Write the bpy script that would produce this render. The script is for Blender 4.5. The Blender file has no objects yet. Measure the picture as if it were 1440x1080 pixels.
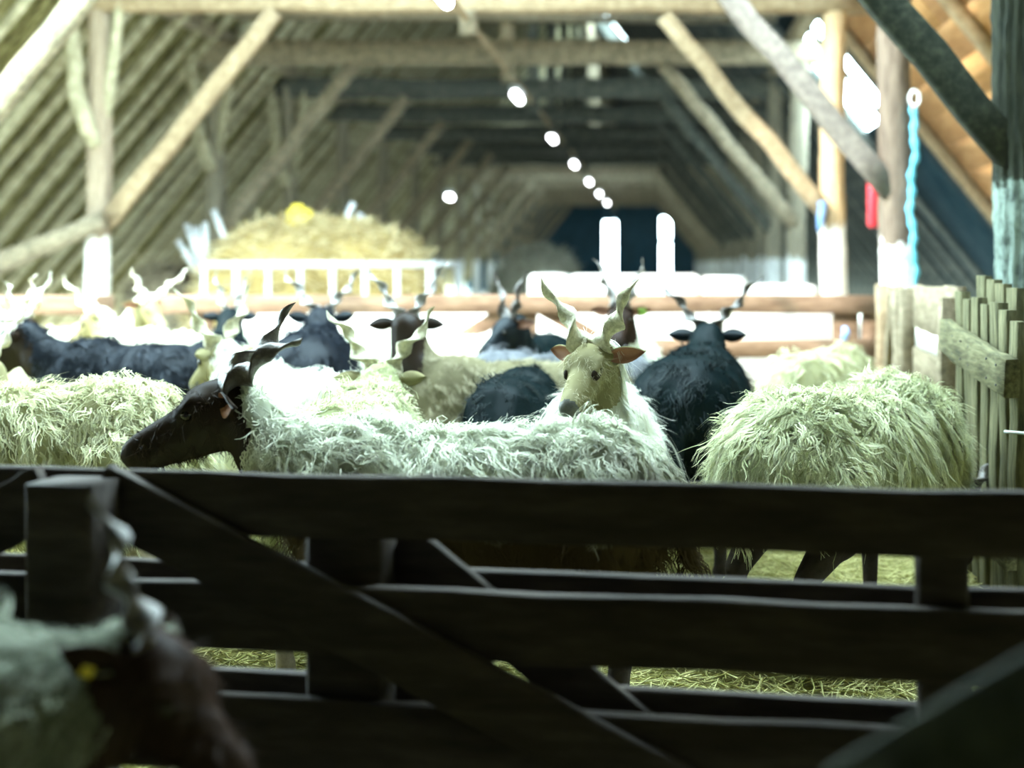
import bpy, bmesh, math, random
import numpy as np
from mathutils import Vector, Matrix, Quaternion

# ------------------------------------------------------------------ camera, sky, sun, exposure
sc = bpy.context.scene
col = sc.collection
F_PX, CX, CY, EYE = 2000.0, 925.0, 370.0, 1.1
cam_d = bpy.data.cameras.new('camera')
cam = bpy.data.objects.new('camera', cam_d)
col.objects.link(cam)
cam.location = (0, 0, EYE)
cam.rotation_euler = (math.pi / 2, 0, 0)
cam_d.sensor_width = 36.0
cam_d.lens = F_PX * 36.0 / 1440.0
cam_d.shift_x = -(CX - 720.0) / 1440.0
cam_d.shift_y = -(540.0 - CY) / 1440.0
cam_d.clip_start = 0.05
cam_d.dof.use_dof = True
cam_d.dof.focus_distance = 3.7
cam_d.dof.aperture_fstop = 1.75
sc.camera = cam

world = bpy.data.worlds.new('sky')
sc.world = world
world.use_nodes = True
wb = world.node_tree.nodes['Background']
wb.inputs['Color'].default_value = (0.70, 0.94, 1.0, 1)
wb.inputs['Strength'].default_value = 14.5

SUN_DIR = Vector((0.62, 0.42, -0.60)).normalized()
sun_d = bpy.data.lights.new('sun', 'SUN')
sun_d.energy = 5.5
sun_d.angle = math.radians(1.0)
sun_d.color = (1.0, 0.93, 0.80)
sun = bpy.data.objects.new('sun', sun_d)
col.objects.link(sun)
sun.rotation_euler = SUN_DIR.to_track_quat('-Z', 'Y').to_euler()
sun.location = (-8, 0, 9)

sc.view_settings.view_transform = 'Standard'
sc.view_settings.look = 'None'
sc.view_settings.gamma = 1.0
sc.view_settings.use_curve_mapping = False
sc.view_settings.exposure = 0.85
sc.cycles.max_bounces = 8
sc.cycles.diffuse_bounces = 5
sc.cycles.sample_clamp_indirect = 8.0

rng = np.random.default_rng(7)
random.seed(7)

# ------------------------------------------------------------------ helpers
def tag(o, label=None, cat=None, group=None, kind=None):
    if label: o['label'] = label
    if cat: o['category'] = cat
    if group: o['group'] = group
    if kind: o['kind'] = kind
    return o

def empty(name, loc=(0, 0, 0), rz=0.0, parent=None):
    o = bpy.data.objects.new(name, None)
    col.objects.link(o)
    o.location = loc
    o.rotation_euler = (0, 0, rz)
    o.empty_display_size = 0.1
    if parent: o.parent = parent
    return o

def np_mesh(name, V, faces, mats=(), smooth=False, midx=None):
    """faces: list of int arrays (n,3) / (n,4) or a plain list of tuples"""
    me = bpy.data.meshes.new(name)
    V = np.asarray(V, dtype=np.float32)
    if isinstance(faces, np.ndarray): faces = [faces]
    if len(faces) and isinstance(faces[0], np.ndarray):
        loops = np.concatenate([f.ravel() for f in faces]).astype(np.int32)
        tot = np.concatenate([np.full(len(f), f.shape[1], dtype=np.int32) for f in faces])
    else:
        loops = np.array([i for f in faces for i in f], dtype=np.int32)
        tot = np.array([len(f) for f in faces], dtype=np.int32)
    start = np.concatenate([[0], np.cumsum(tot)[:-1]]).astype(np.int32)
    me.vertices.add(len(V)); me.vertices.foreach_set('co', V.ravel())
    me.loops.add(len(loops)); me.loops.foreach_set('vertex_index', loops)
    me.polygons.add(len(tot))
    me.polygons.foreach_set('loop_start', start)
    me.polygons.foreach_set('loop_total', tot)
    if smooth: me.polygons.foreach_set('use_smooth', np.ones(len(tot), dtype=bool))
    for m in (mats if isinstance(mats, (list, tuple)) else [mats]): me.materials.append(m)
    if midx is not None: me.polygons.foreach_set('material_index', np.asarray(midx, dtype=np.int32))
    me.update(calc_edges=True)
    me.validate()
    return me

def obj(name, me, parent=None, loc=None, rz=None):
    o = bpy.data.objects.new(name, me)
    col.objects.link(o)
    if parent: o.parent = parent
    if loc is not None: o.location = loc
    if rz is not None: o.rotation_euler = (0, 0, rz)
    return o

def basis(d, up=(0, 0, 1)):
    d = np.asarray(d, float); d = d / np.linalg.norm(d)
    u = np.asarray(up, float)
    if abs(d @ u) > 0.97: u = np.array([1.0, 0, 0])
    s = np.cross(d, u); s /= np.linalg.norm(s)
    u = np.cross(s, d)
    return d, s, u

def beam_mesh(name, p0, p1, w, h, mat, up=(0, 0, 1), seg=6, rough=0.004, ends=0.0):
    """hewn timber: w across, h along up; subdivided, slightly uneven, chamfered"""
    p0 = np.asarray(p0, float); p1 = np.asarray(p1, float)
    d, s, u = basis(p1 - p0, up)
    c = min(w, h) * 0.10
    prof = [(-w/2, -h/2+c), (-w/2+c, -h/2), (w/2-c, -h/2), (w/2, -h/2+c),
            (w/2, h/2-c), (w/2-c, h/2), (-w/2+c, h/2), (-w/2, h/2-c)]
    V, Fq = [], []
    for i in range(seg + 1):
        t = i / seg
        o = p0 + (p1 - p0) * t
        js = rng.normal(0, rough); ju = rng.normal(0, rough)
        for (a, b) in prof:
            V.append(o + s * (a + js + rng.normal(0, rough*0.4)) + u * (b + ju + rng.normal(0, rough*0.4)))
    n = len(prof)
    for i in range(seg):
        for k in range(n):
            Fq.append((i*n+k, i*n+(k+1) % n, (i+1)*n+(k+1) % n, (i+1)*n+k))
    Fq.append(tuple(range(n))[::-1])
    Fq.append(tuple(seg*n + k for k in range(n)))
    return np_mesh(name, V, Fq, mat)

def beam(name, p0, p1, w, h, mat, parent=None, **k):
    return obj(name, beam_mesh(name, p0, p1, w, h, mat, **k), parent)

def path_tube(pts, radii, sides=12, bump=0.0, flute=0, cap=True, flat=1.0):
    """tube along a polyline, returns V, faces list"""
    pts = [np.asarray(p, float) for p in pts]
    V, Fq = [], []
    n = len(pts)
    d0, s, u = basis(pts[1] - pts[0])
    for i, p in enumerate(pts):
        d = pts[min(i+1, n-1)] - pts[max(i-1, 0)]
        d = d / np.linalg.norm(d)
        s = s - d * (s @ d); s /= np.linalg.norm(s)
        u = np.cross(s, d)
        for k in range(sides):
            a = 2*math.pi*k/sides
            r = radii[i]
            if bump: r *= 1 + rng.normal(0, bump)
            if flute: r *= 1 + (0.05 if flute < 9 else 0.055)*(1 - 1.6*abs(math.sin(flute*a*0.5 + 0.3*math.sin(i*1.3) + 1.1*math.sin(i*.23))))
            V.append(p + s*(math.cos(a)*r) + u*(math.sin(a)*r*flat))
    for i in range(n-1):
        for k in range(sides):
            Fq.append((i*sides+k, (i+1)*sides+k, (i+1)*sides+(k+1) % sides, i*sides+(k+1) % sides))
    if cap:
        Fq.append(tuple(range(sides)))
        Fq.append(tuple((n-1)*sides+k for k in range(sides))[::-1])
    return V, Fq

def log_obj(name, pts, radii, mat, parent=None, sides=14, bump=0.015, flute=0, smooth=True, **k):
    V, Fq = path_tube(pts, radii, sides, bump, flute, **k)
    return obj(name, np_mesh(name, V, Fq, mat, smooth), parent)

def box_mesh(name, x0, x1, y0, y1, z0, z1, mat):
    V = [(x, y, z) for z in (z0, z1) for y in (y0, y1) for x in (x0, x1)]
    Fq = [(0, 2, 3, 1), (4, 5, 7, 6), (0, 1, 5, 4), (1, 3, 7, 5), (3, 2, 6, 7), (2, 0, 4, 6)]
    return np_mesh(name, V, Fq, mat)

def prism(name, poly, axis_from, axis_to, mat):
    """poly in XZ extruded along Y"""
    n = len(poly)
    V = [(x, axis_from, z) for x, z in poly] + [(x, axis_to, z) for x, z in poly]
    Fq = [tuple(range(n)), tuple(range(2*n-1, n-1, -1))]
    for k in range(n):
        Fq.append((k, n+k, n+(k+1) % n, (k+1) % n))
    me = np_mesh(name, V, Fq, mat)
    bm = bmesh.new(); bm.from_mesh(me); bmesh.ops.recalc_face_normals(bm, faces=bm.faces[:]); bm.to_mesh(me); bm.free()
    return me

def wx(px, d):
    return (px - CX) * d / F_PX

def wz(py, d):
    return EYE - (py - CY) * d / F_PX

# ------------------------------------------------------------------ materials
def new_mat(name):
    m = bpy.data.materials.new(name); m.use_nodes = True
    nt = m.node_tree; nt.nodes.clear()
    out = nt.nodes.new('ShaderNodeOutputMaterial')
    return m, nt, out

def N(nt, t, **props):
    n = nt.nodes.new(t)
    for k, v in props.items(): setattr(n, k, v)
    return n

def ramp(nt, fac, stops):
    r = N(nt, 'ShaderNodeValToRGB')
    el = r.color_ramp.elements
    while len(el) > 1: el.remove(el[-1])
    el[0].position = stops[0][0]; el[0].color = (*stops[0][1], 1)
    for p, c in stops[1:]:
        e = el.new(p); e.color = (*c, 1)
    nt.links.new(fac, r.inputs[0])
    return r.outputs[0]

def noise(nt, vec, scale, detail=4, rough=0.6, stretch=None):
    if stretch is not None:
        mp = N(nt, 'ShaderNodeMapping')
        mp.inputs['Scale'].default_value = stretch
        nt.links.new(vec, mp.inputs['Vector']); vec = mp.outputs[0]
    n = N(nt, 'ShaderNodeTexNoise')
    n.inputs['Scale'].default_value = scale
    n.inputs['Detail'].default_value = detail
    n.inputs['Roughness'].default_value = rough
    nt.links.new(vec, n.inputs['Vector'])
    return n.outputs['Fac']

def wood_mat(name, dark, mid, light, stretch=(1, 1, 1), scale=8, rough=0.85, bump=0.3, spec=0.25):
    m, nt, out = new_mat(name)
    tc = N(nt, 'ShaderNodeTexCoord')
    v = tc.outputs['Object']
    n1 = noise(nt, v, scale, 6, 0.65, stretch)
    c = ramp(nt, n1, [(0.28, dark), (0.5, mid), (0.72, light)])
    b = N(nt, 'ShaderNodeBsdfPrincipled')
    b.inputs['Roughness'].default_value = rough
    b.inputs['Specular IOR Level'].default_value = spec
    nt.links.new(c, b.inputs['Base Color'])
    bp = N(nt, 'ShaderNodeBump'); bp.inputs['Strength'].default_value = bump; bp.inputs['Distance'].default_value = 0.01
    nt.links.new(n1, bp.inputs['Height']); nt.links.new(bp.outputs[0], b.inputs['Normal'])
    nt.links.new(b.outputs[0], out.inputs[0])
    return m

def post_mat(name, bark_d, bark_l, wash, line=1.5, patch=0.5):
    """bark above, lime wash below (world height), flaking"""
    m, nt, out = new_mat(name)
    g = N(nt, 'ShaderNodeNewGeometry')
    v = g.outputs['Position']
    sep = N(nt, 'ShaderNodeSeparateXYZ'); nt.links.new(v, sep.inputs[0])
    bark = noise(nt, v, 9, 6, 0.7, (4, 4, 0.55))
    bc = ramp(nt, bark, [(0.3, bark_d), (0.7, bark_l)])
    flake = noise(nt, v, 16, 5, 0.7, (1.4, 1.4, 0.7))
    wc = ramp(nt, flake, [(0.36, tuple(x*patch for x in wash)), (0.54, wash), (1.0, wash)])
    edge = noise(nt, v, 12, 3, 0.6)
    a = N(nt, 'ShaderNodeMath', operation='MULTIPLY_ADD'); nt.links.new(edge, a.inputs[0]); a.inputs[1].default_value = 0.35; nt.links.new(sep.outputs['Z'], a.inputs[2])
    st = N(nt, 'ShaderNodeMapRange'); st.inputs['From Min'].default_value = line + 0.16; st.inputs['From Max'].default_value = line + 0.20
    nt.links.new(a.outputs[0], st.inputs['Value'])
    mx = N(nt, 'ShaderNodeMix', data_type='RGBA')
    nt.links.new(st.outputs[0], mx.inputs['Factor']); nt.links.new(wc, mx.inputs['A']); nt.links.new(bc, mx.inputs['B'])
    b = N(nt, 'ShaderNodeBsdfPrincipled'); b.inputs['Roughness'].default_value = 0.9; b.inputs['Specular IOR Level'].default_value = 0.15
    nt.links.new(mx.outputs['Result'], b.inputs['Base Color'])
    bp = N(nt, 'ShaderNodeBump'); bp.inputs['Strength'].default_value = 0.6; bp.inputs['Distance'].default_value = 0.015
    nt.links.new(bark, bp.inputs['Height']); nt.links.new(bp.outputs[0], b.inputs['Normal'])
    nt.links.new(b.outputs[0], out.inputs[0])
    return m

def plain(name, c, rough=0.6, spec=0.3, metal=0.0, bump=0.0, scale=30, var=0.0):
    m, nt, out = new_mat(name)
    b = N(nt, 'ShaderNodeBsdfPrincipled')
    b.inputs['Base Color'].default_value = (*c, 1)
    b.inputs['Roughness'].default_value = rough
    b.inputs['Specular IOR Level'].default_value = spec
    b.inputs['Metallic'].default_value = metal
    tc = N(nt, 'ShaderNodeTexCoord')
    n1 = noise(nt, tc.outputs['Object'], scale, 4, 0.6)
    if var:
        nt.links.new(ramp(nt, n1, [(0.3, tuple(x*(1-var) for x in c)), (0.7, tuple(min(1, x*(1+var)) for x in c))]), b.inputs['Base Color'])
    if bump:
        bp = N(nt, 'ShaderNodeBump'); bp.inputs['Strength'].default_value = bump; bp.inputs['Distance'].default_value = 0.01
        nt.links.new(n1, bp.inputs['Height']); nt.links.new(bp.outputs[0], b.inputs['Normal'])
    nt.links.new(b.outputs[0], out.inputs[0])
    return m

def wool_mat(name, dark, light, trans=0.3, sheen=0.0):
    m, nt, out = new_mat(name)
    at = N(nt, 'ShaderNodeAttribute', attribute_name='rnd')
    tc = N(nt, 'ShaderNodeTexCoord')
    n1 = noise(nt, tc.outputs['Object'], 7, 3, 0.6)
    ad = N(nt, 'ShaderNodeMath', operation='ADD'); nt.links.new(at.outputs['Fac'], ad.inputs[0]); nt.links.new(n1, ad.inputs[1])
    hf = N(nt, 'ShaderNodeMath', operation='MULTIPLY'); nt.links.new(ad.outputs[0], hf.inputs[0]); hf.inputs[1].default_value = 0.5
    c = ramp(nt, hf.outputs[0], [(0.25, dark), (0.7, light)])
    d = N(nt, 'ShaderNodeBsdfDiffuse'); nt.links.new(c, d.inputs[0])
    t = N(nt, 'ShaderNodeBsdfTranslucent'); nt.links.new(c, t.inputs[0])
    mx = N(nt, 'ShaderNodeMixShader'); mx.inputs[0].default_value = trans
    nt.links.new(d.outputs[0], mx.inputs[1]); nt.links.new(t.outputs[0], mx.inputs[2])
    last = mx
    if sheen:
        gl = N(nt, 'ShaderNodeBsdfGlossy'); gl.inputs['Roughness'].default_value = 0.45
        gl.inputs['Color'].default_value = (0.8, 0.85, 0.9, 1)
        lw = N(nt, 'ShaderNodeMixShader'); lw.inputs[0].default_value = sheen
        nt.links.new(mx.outputs[0], lw.inputs[1]); nt.links.new(gl.outputs[0], lw.inputs[2]); last = lw
    nt.links.new(last.outputs[0], out.inputs[0])
    return m

def mud_shade_wool(name, dark, light, earth_brown):  # brown low on the fleece: belly shade painted in along with mud
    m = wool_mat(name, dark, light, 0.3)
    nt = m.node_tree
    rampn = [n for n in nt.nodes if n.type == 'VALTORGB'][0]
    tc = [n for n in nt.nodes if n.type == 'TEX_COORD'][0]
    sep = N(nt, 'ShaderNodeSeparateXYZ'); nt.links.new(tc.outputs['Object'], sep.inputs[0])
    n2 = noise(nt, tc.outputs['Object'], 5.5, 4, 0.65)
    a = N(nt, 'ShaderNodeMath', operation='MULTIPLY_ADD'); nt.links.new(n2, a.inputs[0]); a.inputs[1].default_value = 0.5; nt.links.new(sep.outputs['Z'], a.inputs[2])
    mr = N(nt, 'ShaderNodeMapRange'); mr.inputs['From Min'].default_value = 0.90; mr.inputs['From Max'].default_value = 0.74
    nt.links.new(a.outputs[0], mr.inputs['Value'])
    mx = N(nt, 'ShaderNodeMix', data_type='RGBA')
    nt.links.new(mr.outputs[0], mx.inputs['Factor']); nt.links.new(rampn.outputs[0], mx.inputs['A']); mx.inputs['B'].default_value = (*earth_brown, 1)
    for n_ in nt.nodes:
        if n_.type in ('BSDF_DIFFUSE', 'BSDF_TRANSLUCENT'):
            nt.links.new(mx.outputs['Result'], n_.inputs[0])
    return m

def emit_mat(name, c, s):
    m, nt, out = new_mat(name)
    e = N(nt, 'ShaderNodeEmission'); e.inputs[0].default_value = (*c, 1); e.inputs[1].default_value = s
    nt.links.new(e.outputs[0], out.inputs[0])
    return m

M = {}
M['timber'] = wood_mat('weathered_timber', (0.12, 0.10, 0.07), (0.25, 0.215, 0.15), (0.40, 0.345, 0.25), (3, 1.2, 3), 5)
M['timber_dark'] = wood_mat('sooty_timber', (0.03, 0.04, 0.038), (0.075, 0.082, 0.07), (0.15, 0.15, 0.12), (3, 1.2, 3), 5)  # darker copy of the timber, shade of the unlit middle bays in its colour
M['timber_tan'] = wood_mat('tan_timber', (0.20, 0.145, 0.085), (0.31, 0.235, 0.145), (0.43, 0.34, 0.22), (3, 1.2, 3), 5)
M['timber_grey'] = wood_mat('grey_timber', (0.11, 0.095, 0.085), (0.17, 0.15, 0.135), (0.26, 0.23, 0.20), (3, 1.2, 3), 6)
M['timber_green'] = wood_mat('mossy_dark_timber', (0.012, 0.016, 0.012), (0.03, 0.036, 0.026), (0.075, 0.08, 0.055), (3, 1.2, 3), 7)  # timber in a dark green tone
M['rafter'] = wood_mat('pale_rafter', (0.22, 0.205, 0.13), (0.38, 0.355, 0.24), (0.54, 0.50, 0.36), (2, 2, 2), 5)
M['rafter_dark'] = wood_mat('shadow_rafter', (0.05, 0.06, 0.06), (0.10, 0.11, 0.10), (0.17, 0.17, 0.15), (2, 2, 2), 5)  # darker rafter copy, the right slope's shade put into its colour
M['board_orange'] = wood_mat('orange_roof_board', (0.34, 0.165, 0.06), (0.48, 0.26, 0.105), (0.60, 0.36, 0.17), (3, 0.4, 3), 6)
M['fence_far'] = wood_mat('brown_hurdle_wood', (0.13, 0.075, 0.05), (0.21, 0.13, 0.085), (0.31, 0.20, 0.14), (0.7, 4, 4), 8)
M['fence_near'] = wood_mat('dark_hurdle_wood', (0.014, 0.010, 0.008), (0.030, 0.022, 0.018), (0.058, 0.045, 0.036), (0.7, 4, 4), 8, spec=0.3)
M['gate_wood'] = wood_mat('grey_green_picket', (0.035, 0.038, 0.020), (0.11, 0.104, 0.052), (0.215, 0.20, 0.11), (6, 6, 0.8), 9, bump=0.6)
M['gate_board'] = wood_mat('grey_green_cross_board', (0.035, 0.038, 0.020), (0.12, 0.113, 0.058), (0.225, 0.21, 0.115), (6, 0.8, 6), 9, bump=0.6)
M['side_wood'] = wood_mat('sun_bleached_plank', (0.13, 0.10, 0.062), (0.225, 0.18, 0.12), (0.33, 0.275, 0.19), (5, 0.6, 5), 7)
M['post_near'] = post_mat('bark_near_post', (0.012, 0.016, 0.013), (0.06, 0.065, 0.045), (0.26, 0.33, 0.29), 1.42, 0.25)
M['post'] = post_mat('bark_post', (0.20, 0.155, 0.115), (0.46, 0.38, 0.28), (0.88, 0.88, 0.86), 1.32, 0.75)
M['post_bark'] = post_mat('brown_bark_post', (0.07, 0.052, 0.042), (0.20, 0.16, 0.125), (0.80, 0.80, 0.79), 1.22, 0.5)
M['post_tan'] = post_mat('tan_post', (0.40, 0.28, 0.16), (0.68, 0.52, 0.32), (0.90, 0.90, 0.88), 1.42, 0.85)
M['post_far'] = post_mat('grey_far_post', (0.15, 0.14, 0.11), (0.34, 0.31, 0.23), (0.80, 0.84, 0.86), 1.15, 0.8)
M['horn_green'] = plain('pale_horn', (0.46, 0.43, 0.30), 0.45, 0.4, 0, 0.5, 60, 0.35)
M['horn_white'] = plain('white_horn', (0.78, 0.73, 0.64), 0.5, 0.35, 0, 0.4, 60, 0.2)
M['horn_dark'] = plain('dark_horn', (0.085, 0.07, 0.062), 0.33, 0.6, 0, 0.5, 60, 0.4)
M['horn_grey'] = plain('grey_horn', (0.34, 0.32, 0.31), 0.4, 0.5, 0, 0.5, 60, 0.4)
M['wool_cream'] = wool_mat('cream_wool', (0.46, 0.45, 0.26), (0.86, 0.85, 0.62), 0.3)
M['wool_green'] = wool_mat('greenish_cream_wool', (0.38, 0.40, 0.22), (0.86, 0.87, 0.64), 0.3)
M['wool_dirty'] = mud_shade_wool('muddy_white_wool', (0.46, 0.48, 0.36), (0.88, 0.89, 0.78), (0.075, 0.055, 0.03))  # shaded underside and mud share this brown
M['wool_white'] = wool_mat('white_wool', (0.74, 0.75, 0.64), (0.90, 0.90, 0.84), 0.35)
M['wool_tan'] = wool_mat('tan_grey_wool', (0.20, 0.18, 0.11), (0.46, 0.42, 0.30))
M['wool_black'] = wool_mat('black_wool', (0.003, 0.008, 0.009), (0.020, 0.026, 0.026), 0.1, 0.009)
M['wool_blue'] = wool_mat('blue_black_wool', (0.004, 0.006, 0.010), (0.019, 0.024, 0.034), 0.1, 0.018)
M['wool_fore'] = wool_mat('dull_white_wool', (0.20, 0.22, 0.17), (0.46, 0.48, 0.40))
M['wool_grey'] = wool_mat('grey_wool', (0.16, 0.17, 0.19), (0.36, 0.37, 0.40))
M['skin_brown'] = wool_mat('dark_brown_face', (0.020, 0.012, 0.007), (0.05, 0.032, 0.018), 0.0, 0.02)
M['skin_olive'] = wool_mat('cream_face', (0.24, 0.22, 0.12), (0.56, 0.52, 0.37), 0.0, 0.0)
M['skin_black'] = wool_mat('black_face', (0.008, 0.012, 0.015), (0.022, 0.027, 0.032), 0.0, 0.02)
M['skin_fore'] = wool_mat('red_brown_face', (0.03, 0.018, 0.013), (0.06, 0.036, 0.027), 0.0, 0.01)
M['leg_dark'] = plain('dark_leg', (0.03, 0.022, 0.016), 0.8, 0.2, 0, 0.2, 40, 0.3)
M['leg_tan'] = plain('tan_leg', (0.30, 0.25, 0.17), 0.8, 0.2, 0, 0.2, 40, 0.3)
M['hoof'] = plain('hoof', (0.02, 0.018, 0.015), 0.5)
M['nose'] = plain('nose_skin', (0.10, 0.10, 0.09), 0.5, 0.4, 0, 0.2, 60, 0.3)
M['ear_in'] = plain('inner_ear_pink', (0.33, 0.16, 0.10), 0.6, 0.3)
M['eye'] = plain('eye_black', (0.012, 0.009, 0.006), 0.1, 0.6)
M['yellow'] = plain('yellow_plastic', (0.85, 0.66, 0.06), 0.5, 0.4)
M['green_tag'] = plain('green_plastic', (0.35, 0.62, 0.12), 0.5, 0.4)
M['red'] = plain('red_paint', (0.62, 0.03, 0.05), 0.4, 0.5)
M['blue_rope'] = plain('blue_rope', (0.12, 0.50, 0.72), 0.7, 0.3, 0, 0.6, 90, 0.25)
M['blue_cloth'] = plain('blue_cloth', (0.20, 0.36, 0.68), 0.8, 0.2)
M['white_film'] = plain('white_film', (0.88, 0.88, 0.88), 0.5, 0.4, 0, 0.2, 8)
M['lime'] = plain('lime_washed_concrete', (0.84, 0.81, 0.78), 0.85, 0.2, 0, 0.3, 12, 0.06)
M['galv'] = plain('galvanised_steel', (0.66, 0.70, 0.74), 0.5, 0.5, 0.3)
M['black_metal'] = plain('dark_metal', (0.03, 0.03, 0.035), 0.5, 0.5, 0.3)
M['twine'] = plain('white_twine', (0.75, 0.80, 0.85), 0.8, 0.2)
M['lamp'] = emit_mat('lamp_glow', (0.93, 0.97, 1.0), 11.0)
M['hay'] = wool_mat('hay', (0.50, 0.38, 0.16), (0.86, 0.76, 0.48), 0.15)
M['hay_grey'] = wool_mat('grey_hay', (0.30, 0.30, 0.24), (0.55, 0.56, 0.48), 0.15)
M['straw'] = wool_mat('straw', (0.30, 0.29, 0.09), (0.72, 0.68, 0.34), 0.15)
M['dirt'] = plain('dry_earth', (0.16, 0.14, 0.09), 0.95, 0.1, 0, 0.2, 2, 0.3)
M['end_wall'] = plain('dark_blue_sheet', (0.012, 0.055, 0.09), 0.6, 0.3, 0, 0.0, 3, 0.25)

def floor_material():
    m, nt, out = new_mat('trodden_straw_floor')
    g = N(nt, 'ShaderNodeNewGeometry')
    v = g.outputs['Position']
    n1 = noise(nt, v, 14, 8, 0.75)
    c1 = ramp(nt, n1, [(0.3, (0.16, 0.14, 0.05)), (0.55, (0.34, 0.31, 0.12)), (0.75, (0.52, 0.47, 0.22))])
    n2 = noise(nt, v, 3, 4, 0.6)
    c2 = ramp(nt, n2, [(0.3, (0.42, 0.38, 0.33)), (0.7, (0.56, 0.52, 0.46))])
    sep = N(nt, 'ShaderNodeSeparateXYZ'); nt.links.new(v, sep.inputs[0])
    a = N(nt, 'ShaderNodeMath', operation='ADD'); nt.links.new(sep.outputs['Y'], a.inputs[0]); nt.links.new(n2, a.inputs[1])
    st = N(nt, 'ShaderNodeMapRange'); st.inputs['From Min'].default_value = 9.3; st.inputs['From Max'].default_value = 9.8
    nt.links.new(a.outputs[0], st.inputs['Value'])
    mx = N(nt, 'ShaderNodeMix', data_type='RGBA'); nt.links.new(st.outputs[0], mx.inputs['Factor'])
    nt.links.new(c1, mx.inputs['A']); nt.links.new(c2, mx.inputs['B'])
    b = N(nt, 'ShaderNodeBsdfPrincipled'); b.inputs['Roughness'].default_value = 0.95; b.inputs['Specular IOR Level'].default_value = 0.1
    nt.links.new(mx.outputs['Result'], b.inputs['Base Color'])
    bp = N(nt, 'ShaderNodeBump'); bp.inputs['Strength'].default_value = 0.7; bp.inputs['Distance'].default_value = 0.02
    nt.links.new(n1, bp.inputs['Height']); nt.links.new(bp.outputs[0], b.inputs['Normal'])
    nt.links.new(b.outputs[0], out.inputs[0])
    return m
M['floor'] = floor_material()

def thatch_material(name, stops, ystretch=7.0):
    m, nt, out = new_mat(name)
    g = N(nt, 'ShaderNodeNewGeometry')
    v = g.outputs['Position']
    n1 = noise(nt, v, 1.0, 7, 0.7, (1.3, ystretch, 1.3))
    n2 = noise(nt, v, 5.0, 5, 0.7, (1.0, 2.0, 1.0))
    mx = N(nt, 'ShaderNodeMath', operation='MULTIPLY_ADD'); nt.links.new(n2, mx.inputs[0]); mx.inputs[1].default_value = 0.6
    mm = N(nt, 'ShaderNodeMath', operation='MULTIPLY'); nt.links.new(n1, mm.inputs[0]); mm.inputs[1].default_value = 0.4
    nt.links.new(mm.outputs[0], mx.inputs[2])
    c = ramp(nt, mx.outputs[0], stops)
    b = N(nt, 'ShaderNodeBsdfPrincipled'); b.inputs['Roughness'].default_value = 0.95; b.inputs['Specular IOR Level'].default_value = 0.1
    nt.links.new(c, b.inputs['Base Color'])
    bp = N(nt, 'ShaderNodeBump'); bp.inputs['Strength'].default_value = 0.8; bp.inputs['Distance'].default_value = 0.05
    nt.links.new(mx.outputs[0], bp.inputs['Height']); nt.links.new(bp.outputs[0], b.inputs['Normal'])
    nt.links.new(b.outputs[0], out.inputs[0])
    return m
M['thatch'] = thatch_material('reed_thatch', [(0.38, (0.018, 0.016, 0.008)), (0.48, (0.12, 0.11, 0.042)), (0.60, (0.29, 0.27, 0.14))])
M['thatch_dark'] = thatch_material('dark_blue_thatch', [(0.36, (0.006, 0.020, 0.030)), (0.5, (0.015, 0.038, 0.052)), (0.62, (0.035, 0.06, 0.07))])  # thatch copy with the shade of the right slope painted into its colour

# ------------------------------------------------------------------ the barn shell
XL, XR = -4.85, 1.53
XM = (XL + XR) / 2
ZP, SL = 3.62, 1.22             # roof height over the posts, slope
ZRIDGE = ZP + SL * (XR - XM)
XLE, XRE = XL - ZP / SL + 0.25, XR + ZP / SL - 0.25
Y0, Y1 = -4.0, 56.0
OPEN0, OPEN1 = 5.2, 9.7  # unseen gap in the left slope, added to let sun and sky in

def zl(x): return ZP + SL * (x - XL)
def zr(x): return ZP - SL * (x - XR)

o = obj('floor', box_mesh('floor', -7.6, 4.4, Y0, Y1, -0.2, 0.0, M['floor'])); tag(o, kind='structure')
o = obj('ground_outside', box_mesh('ground_outside', -70, 70, -40, 110, -0.6, -0.2, M['dirt'])); tag(o, kind='structure')

def slope(name, side, x_low, x_high, ya, yb, mat, parent, th=0.25):
    zf = zl if side < 0 else zr
    poly = [(x_low, zf(x_low)), (x_high, zf(x_high)), (x_high, zf(x_high)+th), (x_low, zf(x_low)+th)]
    return obj(name, prism(name, poly, ya, yb, mat), parent)

ceil_l = empty('ceiling_left', (0, 0, 0)); tag(ceil_l, 'left slope of the thatched barn roof', kind='structure')
slope('thatch', -1, XLE, XM, Y0, OPEN0, M['thatch'], ceil_l)
slope('thatch', -1, XLE, XM, OPEN1, Y1, M['thatch'], ceil_l)
ceil_r = empty('ceiling_right', (0, 0, 0)); tag(ceil_r, 'right slope of the barn roof', kind='structure')
slope('thatch', 1, XM, XRE, Y0, 3.6, M['thatch'], ceil_r)
slope('thatch', 1, 1.55, XRE, 3.6, 8.4, M['thatch'], ceil_r)  # upper part left open, added to bring skylight onto the pen
for xa_, xb_, ya_, yb_ in ((XM, XRE, 13.45, 14.25), (XM, 1.6, 14.25, 16.5), (2.38, XRE, 14.25, 16.5), (1.6, 2.38, 14.8, 15.05), (XM, XRE, 16.5, 17.0)):
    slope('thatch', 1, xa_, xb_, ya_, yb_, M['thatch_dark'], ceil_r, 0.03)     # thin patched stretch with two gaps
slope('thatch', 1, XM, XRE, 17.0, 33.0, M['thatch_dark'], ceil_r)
slope('thatch', 1, -0.5, XRE, 33.0, 37.5, M['thatch_dark'], ceil_r)      # ridge gap added to let daylight onto the far beams
slope('thatch', 1, XM, XRE, 37.5, Y1, M['thatch_dark'], ceil_r)
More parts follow.
